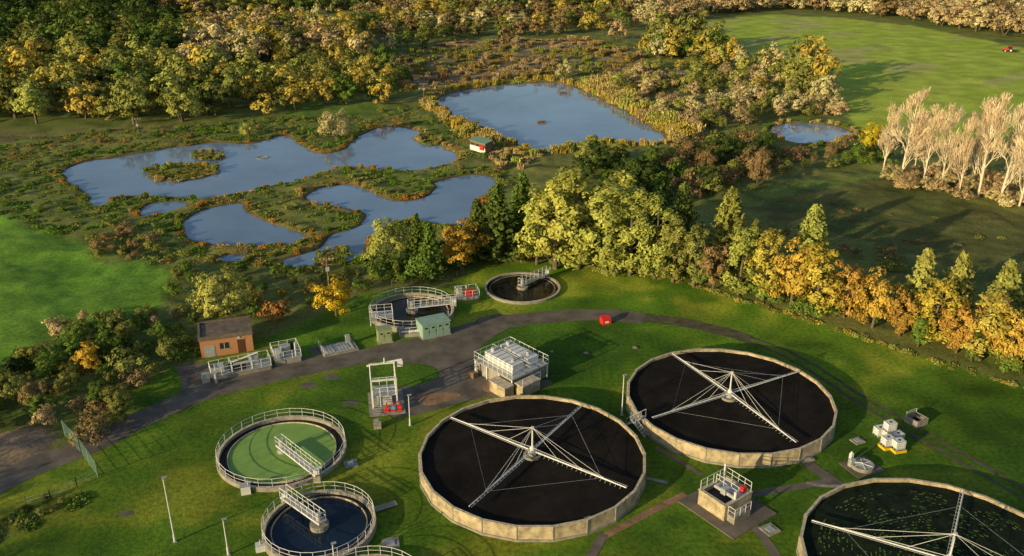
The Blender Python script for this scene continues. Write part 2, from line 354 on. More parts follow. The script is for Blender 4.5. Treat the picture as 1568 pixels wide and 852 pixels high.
        def br(p,d,l,r,dep):
            q=p+d*l; tubeq(V,Q,Mi,p,q,r,r*.7,4 if dep<3 else 3)
            tips.append((q,d))
            if dep>=5: return
            for _ in range(3):
                nd=norm(d+rng.normal(size=3)*.36+np.array([0,0,.2])); br(q,nd,l*rng.uniform(.6,.85),r*.62,dep+1)
        tubeq(V,Q,Mi,(0,0,-.3),(0,0,3.2),.13,.11,6); tubeq(V,Q,Mi,(0,0,3.2),(.1,.05,8.6),.11,.03,5)
        for z in np.linspace(1.1,7.6,15):
            t=rng.uniform(0,6.28); o=.55 if z<5 else .45; k_=1.15-z*.085
            br(np.array([0,0,z]),norm(np.array([math.cos(t)*o,math.sin(t)*o,1])),1.15*k_,.06*k_+.012,2)
        n=len(tips)*3; P0=np.array([tips[i%len(tips)][0] for i in range(n)]); D=np.array([tips[i%len(tips)][1] for i in range(n)])
        P=P0+rng.normal(size=(n,3))*.16; LV.append(leaves(P,norm(rng.normal(size=(n,3))+np.array([-.5,-.5,0])),rng.uniform(.15,.34,n),.09,up=D*1.3+np.array([0,0,.7])))
    nb=len(V); LVa=np.concatenate(LV); nl=len(LVa)//4
    lq=(nb+np.arange(nl*4)).reshape(-1,4)
    VV=np.concatenate([np.array(V).reshape(-1,3),LVa]) if nb else LVa
    QQ=np.concatenate([np.array(Q).reshape(-1,4),lq]).astype(int) if nb else lq
    m=bpy.data.meshes.new(kind+'_crown'); fastmesh(m,VV,QQ,np.array(list(Mi)+[0]*nl)); m.materials.append(M_leaf); m.materials.append(bark or M_bark); return m
PR={k:[proto(k) for _ in range(n)] for k,n in (('round',6),('tall',5),('willow',5),('round_far',6),('willow_far',5),('conifer',4),('shrub',4),('tuft',3),('reed',3))}
PR['bare']=[proto('bare',M_pbark) for _ in range(4)]
c_gold=(.46,.36,.07);c_org=(.46,.24,.045);c_olive=(.23,.24,.06);c_green=(.13,.20,.035);c_dk=(.065,.10,.025);c_tan=(.46,.34,.17);c_yg=(.38,.39,.09);c_pale=(.54,.47,.22);c_brn=(.27,.19,.085);c_reed=(.48,.38,.14)
def inst(name,kind,x,y,h,col,wd=1.0,parent=None,z=0,cv=.15):
    if y>255 and kind in ('round','willow'): kind+='_far'
    o=bpy.data.objects.new(name,random.choice(PR[kind])); S.collection.objects.link(o)
    s=h/10; sw=s*wd; o.location=(x,y,z); o.scale=(sw*random.uniform(.88,1.12),sw*random.uniform(.88,1.12),s)
    o.rotation_euler=(random.gauss(0,.03),random.gauss(0,.03),random.uniform(0,6.28))
    k=random.uniform(1-cv,1+cv); o.color=(min(1,col[0]*k*random.uniform(.94,1.06)),col[1]*k,col[2]*k,1)
    if parent: o.parent=parent
    return o
def empty(name):
    o=bpy.data.objects.new(name,None); S.collection.objects.link(o); return o
cnt=0
def scatter(par,pix,step,kinds,hr,cols,wd=1.0,avoid=1.0,world=False,part='tree',keep=1.0,z=0,rj=.3,ns=22,cv=.15):
    global cnt
    P=pix if world else GP(pix); a=np.array(P); x0,y0=a.min(0); x1,y1=a.max(0)
    gx,gy=np.meshgrid(np.arange(x0,x1,step),np.arange(y0,y1,step)); gx=gx.ravel()+rng.uniform(-.48,.48,gx.size)*step; gy=gy.ravel()+rng.uniform(-.48,.48,gy.size)*step
    k=sdist(gx,gy,P)<0; gx=gx[k]; gy=gy[k]
    if avoid is not None and len(gx): k=pond_d(gx,gy)>avoid; gx=gx[k]; gy=gy[k]
    cl=vnoise(gx,gy,ns,9)
    for x,y,c in zip(gx,gy,cl):
        if random.random()>keep: continue
        ci=cols[int(min(.999,max(0,c+random.uniform(-rj,rj)))*len(cols))]
        inst(part,random.choice(kinds),x,y,random.uniform(*hr),ci,wd,par,z=z,cv=cv); cnt+=1
# woodlands
wl=empty('woodland')
scatter(wl,[(-160,190),(0,192),(80,188),(160,192),(220,196),(300,186),(420,184),(440,170),(430,140),(300,110),(0,90),(-160,90)],8.8,['round','round','willow'],(7,15),[c_green,c_olive,c_gold,c_olive,c_yg,c_olive,c_gold],1.0,cv=.22)
scatter(wl,[(430,172),(560,165),(600,150),(640,130),(560,95),(430,95),(420,140)],9.3,['round','willow'],(7,12),[c_olive,c_green,c_gold,c_olive,c_yg],cv=.22)
scatter(wl,[(-200,96),(0,96),(290,112),(290,60),(200,25),(0,20),(-200,20)],9.4,['round','round','tall'],(9,17),[c_dk,c_green,c_dk,c_olive,c_green],1.1,cv=.25)
scatter(wl,[(290,115),(440,100),(560,98),(540,60),(400,45),(280,60)],9.6,['round','willow'],(12,17),[c_pale,c_pale,c_gold,c_tan,c_olive],1.0)
scatter(wl,[(540,60),(600,92),(700,62),(900,55),(985,50),(985,20),(540,20)],11.5,['round','willow'],(6,12),[c_olive,c_brn,c_green,c_gold,c_brn,c_pale],cv=.25)
far=empty('distant_woodland')
scatter(far,[(-350,22),(985,22),(985,-28),(-350,-28)],12,['round','willow'],(8,16),[c_green,c_olive,c_brn,c_olive,c_dk,c_gold,c_tan],1.25,avoid=None,cv=.25)
scatter(far,[(985,46),(1060,30),(1180,16),(1300,22),(1400,33),(1568,64),(1750,90),(1750,-20),(985,-20)],11,['round','willow'],(9,15),[c_tan,c_pale,c_tan,c_brn,c_pale],1.2,avoid=None)
sc=empty('willow_scrub')
scatter(sc,[(930,128),(1000,100),(1110,92),(1200,118),(1280,160),(1292,180),(1180,184),(1120,210),(1060,200),(1000,180)],6.2,['willow','shrub','round'],(3.2,6.5),[c_gold,c_olive,c_yg,c_tan,c_olive,c_pale],1.0,avoid=2,cv=.2)
scatter(sc,[(985,90),(1090,95),(1110,85),(1060,72),(1000,70)],6.5,['willow','round'],(9,14),[c_olive,c_green,c_gold,c_pale])
scatter(sc,[(1085,94),(1120,92),(1225,125),(1290,158),(1295,178),(1260,160),(1200,130)],8,['willow','round'],(8,12.5),[c_gold,c_yg,c_olive,c_pale])
for px,py,h in ((1048,76,17),(1066,80,19),(1088,86,16),(1222,122,17),(1240,128,18),(1262,142,15),(1010,62,16)): inst('tree','round',*G(px,py),h,random.choice([c_gold,c_olive,c_pale]),.85,sc)
scatter(sc,[(1020,228),(1080,218),(1175,222),(1175,262),(1150,275),(1080,300),(1020,300)],5.2,['willow','shrub','shrub'],(4,7.5),[c_green,c_olive,c_brn,c_dk],1.0)
scatter(sc,[(1175,230),(1300,226),(1330,250),(1250,262),(1175,270)],4,['shrub','shrub','willow'],(1.5,3.2),[c_green,c_olive,c_brn],1.0)
scatter(sc,[(1290,215),(1330,220),(1360,250),(1320,262)],4.5,['shrub','round'],(3,5.5),[c_green,c_olive,c_brn],1.0)
scatter(sc,[(850,262),(900,250),(1010,250),(1040,290),(1000,330),(900,320)],5.5,['round','shrub'],(5,8),[c_green,c_dk,c_olive],1.0)
scatter(sc,[(1150,345),(1300,395),(1450,440),(1568,490),(1700,530),(1700,430),(1568,450),(1400,405),(1250,365)],5,['shrub'],(2,4),[c_olive,c_brn,c_green],1.0,keep=.6)
scatter(sc,[(1200,330),(1330,290),(1450,320),(1568,350),(1568,430),(1400,390),(1250,350)],4.4,['tuft'],(.4,.9),[c_brn,c_olive],1.0,keep=.3)
hd=empty('hedgerow')
scatter(hd,[(-200,660),(0,672),(60,645),(95,640),(130,690),(200,640),(205,600),(262,560),(300,548),(290,505),(200,500),(120,505),(60,545),(0,575),(-200,600)],3.2,['shrub','shrub','willow','round'],(1.6,4.4),[c_dk,c_green,c_green,c_olive,c_green,c_olive,c_brn],1.0,part='shrub',ns=9)
scatter(hd,[(60,505),(120,490),(260,480),(290,470),(290,500),(200,505),(70,520)],2.8,['shrub','willow'],(1.6,3.4),[c_olive,c_tan,c_olive],1.0,part='shrub')
scatter(hd,[(240,415),(330,412),(480,416),(560,412),(600,430),(560,450),(450,480),(300,500),(240,470)],3.6,['shrub','round'],(1.5,3.4),[c_green,c_olive,c_green,c_gold],1.0,part='shrub',keep=.75,ns=9)
scatter(hd,[(130,370),(200,350),(240,355),(245,385),(200,400),(150,395)],3.5,['shrub'],(1.6,3.0),[c_brn,c_olive,c_brn],1.0,part='shrub')
br_=empty('bramble_patch')
scatter(br_,[(-60,815),(0,797),(60,764),(110,756),(130,770),(60,802),(0,828),(-60,845)],1.3,['shrub','tuft'],(.4,1.1),[c_green,c_olive,c_dk],1.2,avoid=None,part='bramble',keep=.8)
# marsh vegetation
ms=empty('marsh_vegetation')
MARSH=[(-120,330),(0,330),(60,350),(130,378),(240,408),(330,405),(470,412),(560,405),(720,345),(790,270),(720,225),(660,160),(620,160),(560,178),(430,180),(300,190),(160,200),(0,215),(-120,240)]
c_m1=(.15,.25,.035);c_m2=(.25,.28,.06);c_m3=(.34,.25,.07)
scatter(ms,MARSH,2.7,['tuft'],(.5,1.2),[c_green,c_m1,c_m1,c_m2,c_m2,c_m3],1.15,avoid=.2,part='tussock',keep=.92,rj=.14,ns=13,cv=.08)
scatter(ms,MARSH,6,['shrub'],(1.0,2.4),[c_green,c_m1,c_m2,c_m1,c_brn],1.0,avoid=2.5,part='bush',keep=.4,rj=.2)
scatter(ms,[(560,92),(700,62),(900,60),(985,80),(1000,120),(900,118),(860,116),(700,128),(620,140)],5,['tuft','reed'],(1.1,2.2),[c_brn,c_tan,c_m3,c_m2],1.4,avoid=.3,part='tussock',keep=.8,rj=.12)
scatter(ms,[(560,92),(700,62),(900,60),(985,80),(960,100),(860,108),(700,122),(620,130)],12,['shrub','willow'],(2,4.5),[c_brn,c_tan,c_olive],1.0,avoid=2,part='bush',keep=.4)
rb=empty('reed_bed')
def edge_reeds(poly,step,kinds,hr,cols,offs=(0,1.5),kp=.8):
    n=len(poly)
    for i in range(n):
        a=poly[i]; b_=poly[(i+1)%n]; L_=math.hypot(b_[0]-a[0],b_[1]-a[1]); k_=max(1,int(L_/step+random.random()))
        for j in range(k_):
            if random.random()>kp: continue
            t=(j+random.random())/k_; x=a[0]+(b_[0]-a[0])*t; y=a[1]+(b_[1]-a[1])*t; nx_,ny_=(b_[1]-a[1])/L_,-(b_[0]-a[0])/L_
            o_=random.uniform(*offs)
            d1=pond_d(np.array([x+nx_*2]),np.array([y+ny_*2]))[0]; sg=1 if d1>0 else -1
            c=cols[int(min(.99,max(0,vnoise(x,y,9,3)+random.uniform(-.15,.15)))*len(cols))]
            inst('reeds',random.choice(kinds),x+nx_*sg*o_,y+ny_*sg*o_,random.uniform(*hr),c,1,rb,z=-.1,cv=.08)
for i,p in enumerate(ponds):
    if i in (5,): edge_reeds(p,1.3,['reed','reed','tuft'],(1.2,2.2),[c_reed,c_gold,c_yg],(.7,4),.95)
    elif i==6: edge_reeds(p,1.6,['reed','tuft'],(.8,1.4),[c_olive,c_green,c_reed],(.3,1.6),.9)
    else: edge_reeds(p,1.4,['reed','tuft','tuft'],(.5,1.1),[c_m1,c_m2,c_org,c_reed],(.1,1.6),.85)
for p in isls: edge_reeds(p,1.2,['reed','tuft'],(.6,1.1),[c_reed,c_m2,c_gold],(-1.4,-.2),.9)
scatter(rb,[(885,132),(935,120),(1000,170),(1080,205),(1060,225),(1034,216),(950,165)],2.2,['reed','reed','shrub'],(1.8,3.4),[c_reed,c_gold,c_yg,c_tan],1,part='reeds')
scatter(rb,[(645,158),(655,150),(695,182),(745,203),(765,212),(750,226),(712,212)],2.2,['reed','tuft'],(1.2,2.2),[c_reed,c_gold,c_reed,c_yg],1,part='reeds')
scatter(rb,[(750,245),(765,212),(800,228),(830,240),(800,262),(765,262)],2.4,['reed','tuft'],(1.0,1.9),[c_reed,c_yg,c_reed,c_tan],1,part='reeds')
scatter(rb,[(920,130),(1000,115),(1060,110),(1060,125),(980,150),(940,150)],2.8,['reed'],(1.2,2.2),[c_reed,c_tan],1,part='reeds')
for p in isls[:4]: scatter(rb,p,1.6,['tuft'],(.5,1.1),[c_m2,c_m3,c_m1],1,avoid=None,world=True,part='reeds')
# individual trees
def tree(name,kind,px,py,h,col,wd=1.0,cv=.06):
    x,y=G(px,py); return inst(name,kind,x,y,h,col,wd,cv=cv)
y1=(.42,.43,.09); y2=(.34,.36,.075); o1=(.50,.35,.06); o2=(.42,.26,.055)
for t in [('willow_tree','willow',515,212,9.5,c_pale,.9),('willow_tree','willow',380,208,4.5,c_yg,1.0),('willow_tree','round',585,162,11,c_gold,.85),
 ('willow_tree','willow',340,482,8.3,c_yg,1.15),('maple_tree','round',515,484,6.3,(.60,.40,.03),1.3),('hawthorn_tree','shrub',425,492,4.8,(.38,.18,.05),.9),
 ('willow_tree','willow',592,405,9.5,c_yg,.85),('conifer_tree','conifer',660,430,10.5,c_green,1.0),('conifer_tree','conifer',640,405,9.5,c_green,1.0),('maple_tree','round',706,412,9.6,(.44,.26,.04),1.0),
 ('conifer_tree','conifer',765,400,14.5,(.11,.16,.035),1.15),('conifer_tree','conifer',735,395,11,(.1,.14,.03),1.1),('conifer_tree','conifer',800,380,14.5,c_green,1.0),
 ('poplar_tree','tall',822,405,14.5,y1,1.0),('poplar_tree','tall',850,412,17,y1,1.1),('poplar_tree','tall',885,412,17.5,y2,1.1),('poplar_tree','tall',924,418,16,y1,1.1),('poplar_tree','tall',964,422,15.5,y2,1.1),('poplar_tree','tall',1002,427,15,y1,1.05),('poplar_tree','tall',1030,432,12,c_olive,1.05),
 ('poplar_tree','tall',868,392,17,y2,1.15),('poplar_tree','tall',944,396,16,y1,1.15),
 ('conifer_tree','conifer',1010,372,14,c_green,1.0),('conifer_tree','conifer',1045,385,13.5,(.17,.21,.045),1.0),('conifer_tree','conifer',1112,418,15.5,(.31,.32,.07),1.15),('conifer_tree','conifer',1150,430,11,c_olive,1.0),
 ('poplar_tree','tall',1062,440,11,c_olive,1.0),('alder_tree','round',1092,444,9.5,c_brn,.8),('poplar_tree','tall',1130,452,12,y2,1.0),('poplar_tree','tall',1168,460,12,(.46,.41,.07),1.0),
 ('cherry_tree','round',1210,474,12,o1,.8),('cherry_tree','tall',1248,480,11.5,(.5,.4,.06),1.25),('cherry_tree','round',1292,488,10,o2,.8),('conifer_tree','conifer',1228,440,14.5,(.36,.37,.09),1.1),
 ('cherry_tree','round',1335,503,9.5,o1,.8),('cherry_tree','round',1377,515,8.5,o2,.85),('cherry_tree','tall',1420,526,10.5,(.48,.40,.06),1.2),('conifer_tree','conifer',1398,490,12,(.34,.36,.09),1.1),('conifer_tree','conifer',1455,505,12.5,(.32,.33,.08),1.1),
 ('cherry_tree','round',1464,540,9,o2,.85),('cherry_tree','tall',1500,550,10.5,(.48,.40,.08),1.2),('cherry_tree','round',1542,562,9.5,o1,.85),('conifer_tree','conifer',1525,525,13,(.32,.33,.08),1.1),('cherry_tree','round',1585,575,10.5,o2,.9),('cherry_tree','round',1640,595,10,o2,.9),
 ('willow_tree','willow',1160,285,10,c_brn,.55),('maple_tree','round',1330,236,9,(.6,.45,.03),.85),('willow_tree','willow',945,62,12,c_tan,.9),('willow_tree','round',775,75,12,c_brn,.8),('willow_tree','willow',865,120,8,c_pale,.8),
 ('hawthorn_tree','round',140,572,5,(.52,.35,.05),.8),('hawthorn_tree','shrub',70,650,3.5,c_tan,.8),('willow_tree','shrub',727,203,4.5,c_olive,.7),('hawthorn_tree','shrub',805,395,5,(.32,.19,.08),.6)]:
    tree(*t)
for x,y,h,wd in [(1352,262,17,.8),(1378,278,23,.85),(1412,285,20,.8),(1440,290,21,.75),(1468,300,20,.75),(1498,300,24,.85),(1530,310,24,.9),(1560,318,25,.9),(1590,330,25,.9),(1400,262,16,.8),(1490,280,19,.8),(1545,290,20,.8)]:
    tree('bare_poplar_tree','bare',x,y,h,(.68,.56,.36),wd)
us=empty('tree_line_understorey')
base=[(560,430),(640,438),(700,418),(760,402),(860,408),(960,422),(1040,432),(1130,452),(1200,472),(1300,500),(1400,530),(1500,560),(1568,580),(1700,622)]
top=[(1700,590),(1568,550),(1400,500),(1200,440),(1040,395),(860,370),(760,370),(640,400),(560,410)]
scatter(us,base+top,3.2,['shrub','shrub','tall'],(2.2,6),[c_olive,c_green,c_green,c_yg,c_brn],1,part='shrub',cv=.25)
scatter(us,[(1345,285),(1568,325),(1650,345),(1650,300),(1400,258)],3.8,['shrub','willow'],(2.5,5),[c_tan,c_pale,c_tan],1,part='shrub')
# rough fringe along the lawn edge
fr=empty('rough_grass_fringe')
fl=chaikin(GP([(870,406),(950,415),(1050,433),(1150,463),(1250,493),(1400,543),(1568,595),(1700,640)]),2,False)
for a,b_ in zip(fl[:-1],fl[1:]):
    L_=math.hypot(b_[0]-a[0],b_[1]-a[1])
    for j in range(int(L_/.9)+1):
        t=random.random(); inst('tussock','tuft',a[0]+(b_[0]-a[0])*t+random.gauss(0,.4),a[1]+(b_[1]-a[1])*t+random.gauss(0,.4),random.uniform(.3,.8),random.choice([c_yg,c_olive,c_gold]),1,fr)
# trees west of the works, beyond the left boundary
wt=empty('boundary_copse')
for x,y,h in [(-92,44,15),(-84,38,13),(-99,52,14),(-70,22,15),(-62,16,14),(-105,66,12),(-112,84,12),(-52,8,17),(-44,0,17),(-33,-6,18),(-20,-10,20),(2,-14,20),(12,-20,20),(30,-20,21),(42,-14,20)]:
    inst('tree',random.choice(['round','tall','willow']),x,y,h,c_olive,1,wt)
# ---------------- roads / paths
road=GP([(-200,845),(-60,768),(0,740),(60,710),(140,682),(215,642),(300,605),(360,588),(430,571),(500,558),(600,537),(680,517),(740,499),(800,489),(870,483),(930,482),(985,488)])
ribbon('access_road',road,4.1,.020,M_asph,jit=.05)
trk=GP([(975,487),(1040,494),(1110,509),(1180,530),(1240,560),(1310,608),(1400,660),(1500,717),(1600,775),(1750,860)])
ribbon('gravel_track',trk,.6,.012,M_trk,off=.85,jit=.35); ribbon('gravel_track',trk,.6,.012,M_trk,off=-.85,jit=.35)
ribbon('gravel_track',GP([(900,481),(975,484),(1040,491),(1100,504),(1150,520)]),2.4,.008,M_trk,jit=.2)
sheet('forecourt',[(268,560),(300,556),(330,560),(420,560),(470,545),(500,556),(500,566),(430,580),(330,602),(292,622),(272,610),(280,590)],.012,M_asph)
sheet('forecourt',[(650,528),(720,500),(735,485),(775,480),(800,492),(745,520),(722,548),(735,575),(775,592),(840,580),(848,590),(815,600),(720,612),(650,634),(590,642),(556,606),(600,595),(650,588),(676,576),(668,562),(640,556),(600,560),(590,545)],.016,M_asph,1)
sheet('forecourt',[(470,535),(540,520),(556,540),(490,553)],.014,M_asph)
sheet('bare_earth_patch',[(637,612),(660,602),(700,600),(708,608),(680,616),(650,624)],.024,M_earth,2)
sheet('bare_earth_patch',[(735,590),(760,582),(765,596),(745,604)],.028,M_earth,2)
for p in ([(455,590),(475,584),(490,590),(470,597)],[(490,578),(510,572),(525,577),(505,584)],[(520,618),(540,612),(555,617),(535,624)],[(178,785),(200,780),(208,788),(185,792)]): sheet('bare_earth_patch',p,.01,M_asph,2)
def path(pix,wd,m=M_concg,z=.03): ribbon('concrete_path',GP(pix),wd,z,m,jit=.04,smooth=1)
path([(1005,685),(1050,712),(1075,728)],.7,M_asph); path([(1050,757),(980,792),(925,822)],.9,M_earth); path([(925,818),(905,852),(890,880)],1.0,M_asph,.034)
path([(1150,757),(1210,748),(1265,738)],1.0,M_asph); path([(1230,705),(1262,728),(1292,748)],1.5,M_asph,.034); path([(1150,802),(1175,830),(1200,870)],1.0,M_asph); path([(990,733),(1022,740)],.5,M_concg,.05)
path([(1290,745),(1255,745),(1235,740)],.5,M_concg,.038)
def slab(cx,cy,w_,d_,rz=0,h=.12,m=M_concg,name='concrete_slab'):
    b=MB(); b.box(-w_/2,-d_/2,0,w_/2,d_/2,h,m); b.box(-w_/4,-d_/4,h,w_/4,d_/4,h+.06,M_galv); x,y=G(cx,cy); return b.done(name,(x,y,0),rz)
for a in [(537,711,1.5,1.4,.3),(598,833,1.7,1.6,.2),(1179,812,1.6,1.5,.5),(1313,676,1.4,1.2,.4),(1235,703,1.6,1.2,.3),(578,655,.9,.9,.2,1.0),(1097,705,.4,.4,.2,1.2),(897,542,.8,.6,.2,.15,M_tile),(845,540,.6,.5,.1,.15,M_tile),(972,533,.7,.6,0,.15,M_tile)]: slab(*a)
# ---------------- trickling filters
def filter_tank(cpix,Rr,ends,media,H=1.8,comb=(0,1,2,3)):
    cx,cy=G(*cpix,H); b=MB(); n=22
    b.ring(0,0,Rr-.28,Rr,0,H,M_conc,n,M_rim); b.ring(0,0,Rr,Rr+.12,0,.25,M_concg,n)
    b.disc(0,0,Rr-.28,H-.38,media,n)
    for i in range(n):
        a=2*math.pi*i/n; u=Vector((math.cos(a),math.sin(a),0)); b.tube(u*(Rr-.02),u*(Rr-.02)+Vector((0,0,H-.012)),.09,M_concg,6)
    b.tube((0,0,H-.4),(0,0,H+.5),.5,M_galv,12); b.tube((0,0,H+.5),(0,0,H+.9),.32,M_white,12,.22); b.tube((0,0,H+.6),(0,0,H+3.4),.11,M_white,8,.08); b.tube((0,0,H+3.3),(0,0,H+3.42),.2,M_white,8)
    b.ring(0,0,.7,1.0,H-.38,H-.1,M_concg,20)
    T=Vector((0,0,H+3.3))
    dirs=[]
    for e in ends:
        ex,ey=G(*e,H+.3); dirs.append(math.atan2(ey-cy,ex-cx))
    for i,a in enumerate(dirs):
        u=Vector((math.cos(a),math.sin(a),0)); p=Vector((-u.y,u.x,0)); L=Rr-.9
        z=H+.32; o=Vector((0,0,z))
        b.tube(o,o+u*L,.10,M_white,6,.07)
        top=Vector((0,0,.4)); b.tube(o+top,o+u*L,.03,M_white,4); b.tube(o+p*.28,o+p*.28+u*L,.03,M_galv,4)
        k=20
        for j in range(1,k):
            q=o+u*(L*j/k); b.tube(q,q+p*.30,.022,M_galv,4)
            if i%2==0: b.tube(q,q-p*.38-Vector((0,0,.15)),.035,M_galv,4)
        for fr_ in (.3,.55,.8): b.tube(T,o+u*L*fr_,.022,M_white,4)
        v=Vector((math.cos(dirs[(i+1)%4]),math.sin(dirs[(i+1)%4]),0)); b.tube(o+u*L*.75,o+v*L*.75,.012,M_galv,3)
    return b.done('trickling_filter_tank',(cx,cy,0),0),(cx,cy)
fa,ca_=filter_tank((815,694),12.7,[(685,637),(900,614),(966,750),(716,778)],M_media)
fb,cb_=filter_tank((1117,606),12.8,[(1020,535),(1231,567),(1225,682),(997,640)],M_media)
fc,cc_=filter_tank((1452,862),13.2,[(1270,805),(1475,755),(1640,900),(1400,1000)],M_slime)
b=MB()
for rr in np.arange(2.5,11.5,.42):
    for k in range(int(rr*11)):
        a=random.uniform(0,6.28)
        if vnoise(np.array([math.cos(a)*rr]),np.array([math.sin(a)*rr]),3,7)[0]<.42: continue
        r_=rr+random.gauss(0,.05); l=random.uniform(.1,.4); w_=random.uniform(.03,.08)
        p=[(r_-w_,a),(r_+w_,a),(r_+w_,a+l/rr),(r_-w_,a+l/rr)]
        b.add([(q*math.cos(t),q*math.sin(t),1.44) for q,t in p],[(0,1,2,3)],M_weed)
o=b.done('weed_growth',(0,0,0)); o.parent=fc
def stair(name,pa,pb,h,wd=.9):
    loc,rz,L=frame(G(*pa),G(*pb,h)); b=MB(); k=7
    for i in range(k): b.box(L*i/k,-wd/2,h*(i+1)/k-.06,L*(i+1)/k+.02,wd/2,h*(i+1)/k,M_galv)
    for s_ in (-wd/2,wd/2):
        b.tube((0,s_,0),(L,s_,h),.06,M_galv,4); b.tube((0,s_,1.0),(L,s_,h+1.0),.04,M_galv,4)
        for i in range(4): b.tube((L*i/3,s_,h*i/3),(L*i/3,s_,h*i/3+1.0),.035,M_galv,4)
    return b.done(name,loc,rz)
stair('steel_steps',(990,668),(968,640),1.9); stair('steel_steps',(962,650),(985,640),1.9)
b=MB(); b.box(-.35,-.25,0,.35,.25,1.5,M_conc); b.box(-.3,-.28,.5,.3,-.251,1.3,M_white); b.done('control_box',(*G(900,812),0),.4)
# ---------------- settling tanks
def settling(name,cpix,Rr,H,wm,bridge,inner=None,rails=True,full=False,launder=False,zw=.45):
    cx,cy=G(*cpix,H); b=MB(); b.ring(0,0,Rr-.35,Rr,0,H,M_concg,72,M_rim)
    b.disc(0,0,Rr-.35,H-zw,M_twater if launder else wm,72)
    if launder:
        b.ring(0,0,Rr-1.25,Rr-1.17,H-zw-.05,H-.22,M_rim,72); b.disc(0,0,Rr-1.25,H-zw+.1,wm,72)
    else: b.ring(0,0,Rr-.95,Rr-.87,H-zw-.1,H-.25,M_conc,72)
    if rails: b.rail(circ(0,0,Rr-.12,H,30),1.05,M_white,True,sp=3,r=.032)
    ex,ey=G(*bridge,H+.3); a=math.atan2(ey-cy,ex-cx); u=Vector((math.cos(a),math.sin(a),0)); p=Vector((-u.y,u.x,0)); L=Rr+.4; w_=.42; s0=-L if full else -.6
    z=H+.35
    def P(t,s_,zz): q=u*t+p*s_; return (q.x,q.y,zz)
    b.add([P(s0,-w_,z),P(L,-w_,z),P(L,w_,z),P(s0,w_,z),P(s0,-w_,z+.15),P(L,-w_,z+.15),P(L,w_,z+.15),P(s0,w_,z+.15)],[(0,3,2,1),(4,5,6,7),(0,1,5,4),(1,2,6,5),(2,3,7,6),(3,0,4,7)],M_galv)
    for s_ in (-w_,w_):
        b.rail([P(s0,s_,z+.15),P(L,s_,z+.15)],1.1,M_white,sp=1.0,r=.04)
        b.tube(P(s0,s_,z),P(L,s_,z),.07,M_white,4)
    b.rail([P(s0,-w_,z+.15),P(s0,w_,z+.15)],1.1,M_white,sp=1,r=.04)
    b.tube((0,0,H-zw-.3),(0,0,H+.1),.55 if launder else .95,M_concg if not launder else M_galv,20); b.tube((0,0,z),(0,0,z+.9),.3,M_galv,10)
    q=P(L-.3,0,0); b.box(q[0]-.4,q[1]-.4,0,q[0]+.4,q[1]+.4,z,M_concg); b.box(q[0]-.3,q[1]-.3,z+.15,q[0]+.3,q[1]+.3,z+.7,M_white)
    return b.done(name,(cx,cy,0))
settling('settling_tank',(432,688),7.3,.55,M_scum,(487,728),launder=True)
settling('settling_tank',(489,802),5.65,.8,M_bwater,(437,762))
settling('settling_tank',(560,914),5.65,.8,M_bwater,(600,960))
settling('settling_tank',(631,474),6.5,.8,M_twater,(697,464))
settling('settling_tank',(800,439),6.3,.4,M_twater,(845,416),rails=False,zw=.3)
# ---------------- generic equipment platforms
def platform(name,pa,pb,depth,H,fill,extras,legs=True):
    loc,rz,W=frame(G(*pa),G(*pb)); b=MB(); D=depth
    if fill: b.box(.1,.1,0,W-.1,D-.1,H-.12,fill)
    b.box(0,0,H-.12,W,D,H,M_galv)
    if legs and not fill:
        for x in np.linspace(.1,W-.1,max(2,int(W/2.2)+1)):
            for y in (.1,D-.1): b.box(x-.07,y-.07,0,x+.07,y+.07,H-.12,M_white)
    b.rail([(.05,.05,H),(W-.05,.05,H),(W-.05,D-.05,H),(.05,D-.05,H)],1.1,M_white,True,1.3,.035)
    extras(b,W,D,H); return b.done(name,loc,rz)
def ex1(b,W,D,H):
    b.box(.6,.7,H,1.8,D-.7,H+.9,M_blue); b.box(2.5,.5,H,4.6,D-.5,H+.5,M_dark); b.box(5.2,.8,H,6.4,D-.8,H+1.0,M_galv); b.tube((3,.7,H+.9),(6.2,.7,H+.9),.18,M_galv,8); b.tube((1.2,D-.6,H+.2),(6.5,D-.6,H+1.3),.12,M_white,6)
    b.tube((.5,-.5,0),(.5,-.5,1.4),.2,M_galv,8); b.box(-1.2,0,0,-.2,.8,1.2,M_galv); b.rail([(W*.35,0,H),(W*.35,D,H)],1.1,M_white); b.rail([(W*.68,0,H),(W*.68,D,H)],1.1,M_white)
platform('inlet_screen_platform',(325,585),(417,566),2.6,.7,M_concg,ex1)
def ex2(b,W,D,H):
    b.tube((W*.5,D*.5,H),(W*.5,D*.5,H+1.2),.7,M_galv,14); b.box(.3,.3,H,1.0,1.2,H+1.3,M_blue); b.tube((W-.7,.5,H),(W-.7,.5,H+2),.12,M_white,8); b.box(W-1.3,D-1.3,H,W-.4,D-.5,H+1,M_dark)
platform('grit_tank_platform',(422,562),(463,554),3.6,.9,M_concg,ex2)
# brick building
loc,rz,W=frame(G(309,549),G(389,537)); D=5.2; H=2.9; b=MB()
b.box(0,0,0,W,D,H,M_brick); b.box(.18,.18,H,W-.18,D-.18,H+.08,M_roof)
for q in ((-.12,-.12,W+.12,.18),(-.12,D-.18,W+.12,D+.12),(-.12,.18,.18,D-.18),(W-.18,.18,W+.12,D-.18)): b.box(q[0],q[1],H-.3,q[2],q[3],H+.28,M_roof)
b.box(W-2.1,-.04,.02,W-1.1,.02,2.1,M_door); b.box(W-2.2,-.06,2.1,W-1.0,.01,2.25,M_conc); b.box(.5,-.04,.02,1.9,.02,1.7,M_galv)
b.box(2.6,-.04,1.0,3.8,.02,1.9,M_dark); b.box(2.5,-.08,.9,3.9,.01,.999,M_conc); b.box(3.17,-.06,1.0,3.23,-.041,1.9,M_white); b.box(W*.72,-.1,2.3,W*.72+.3,0,2.55,M_white)
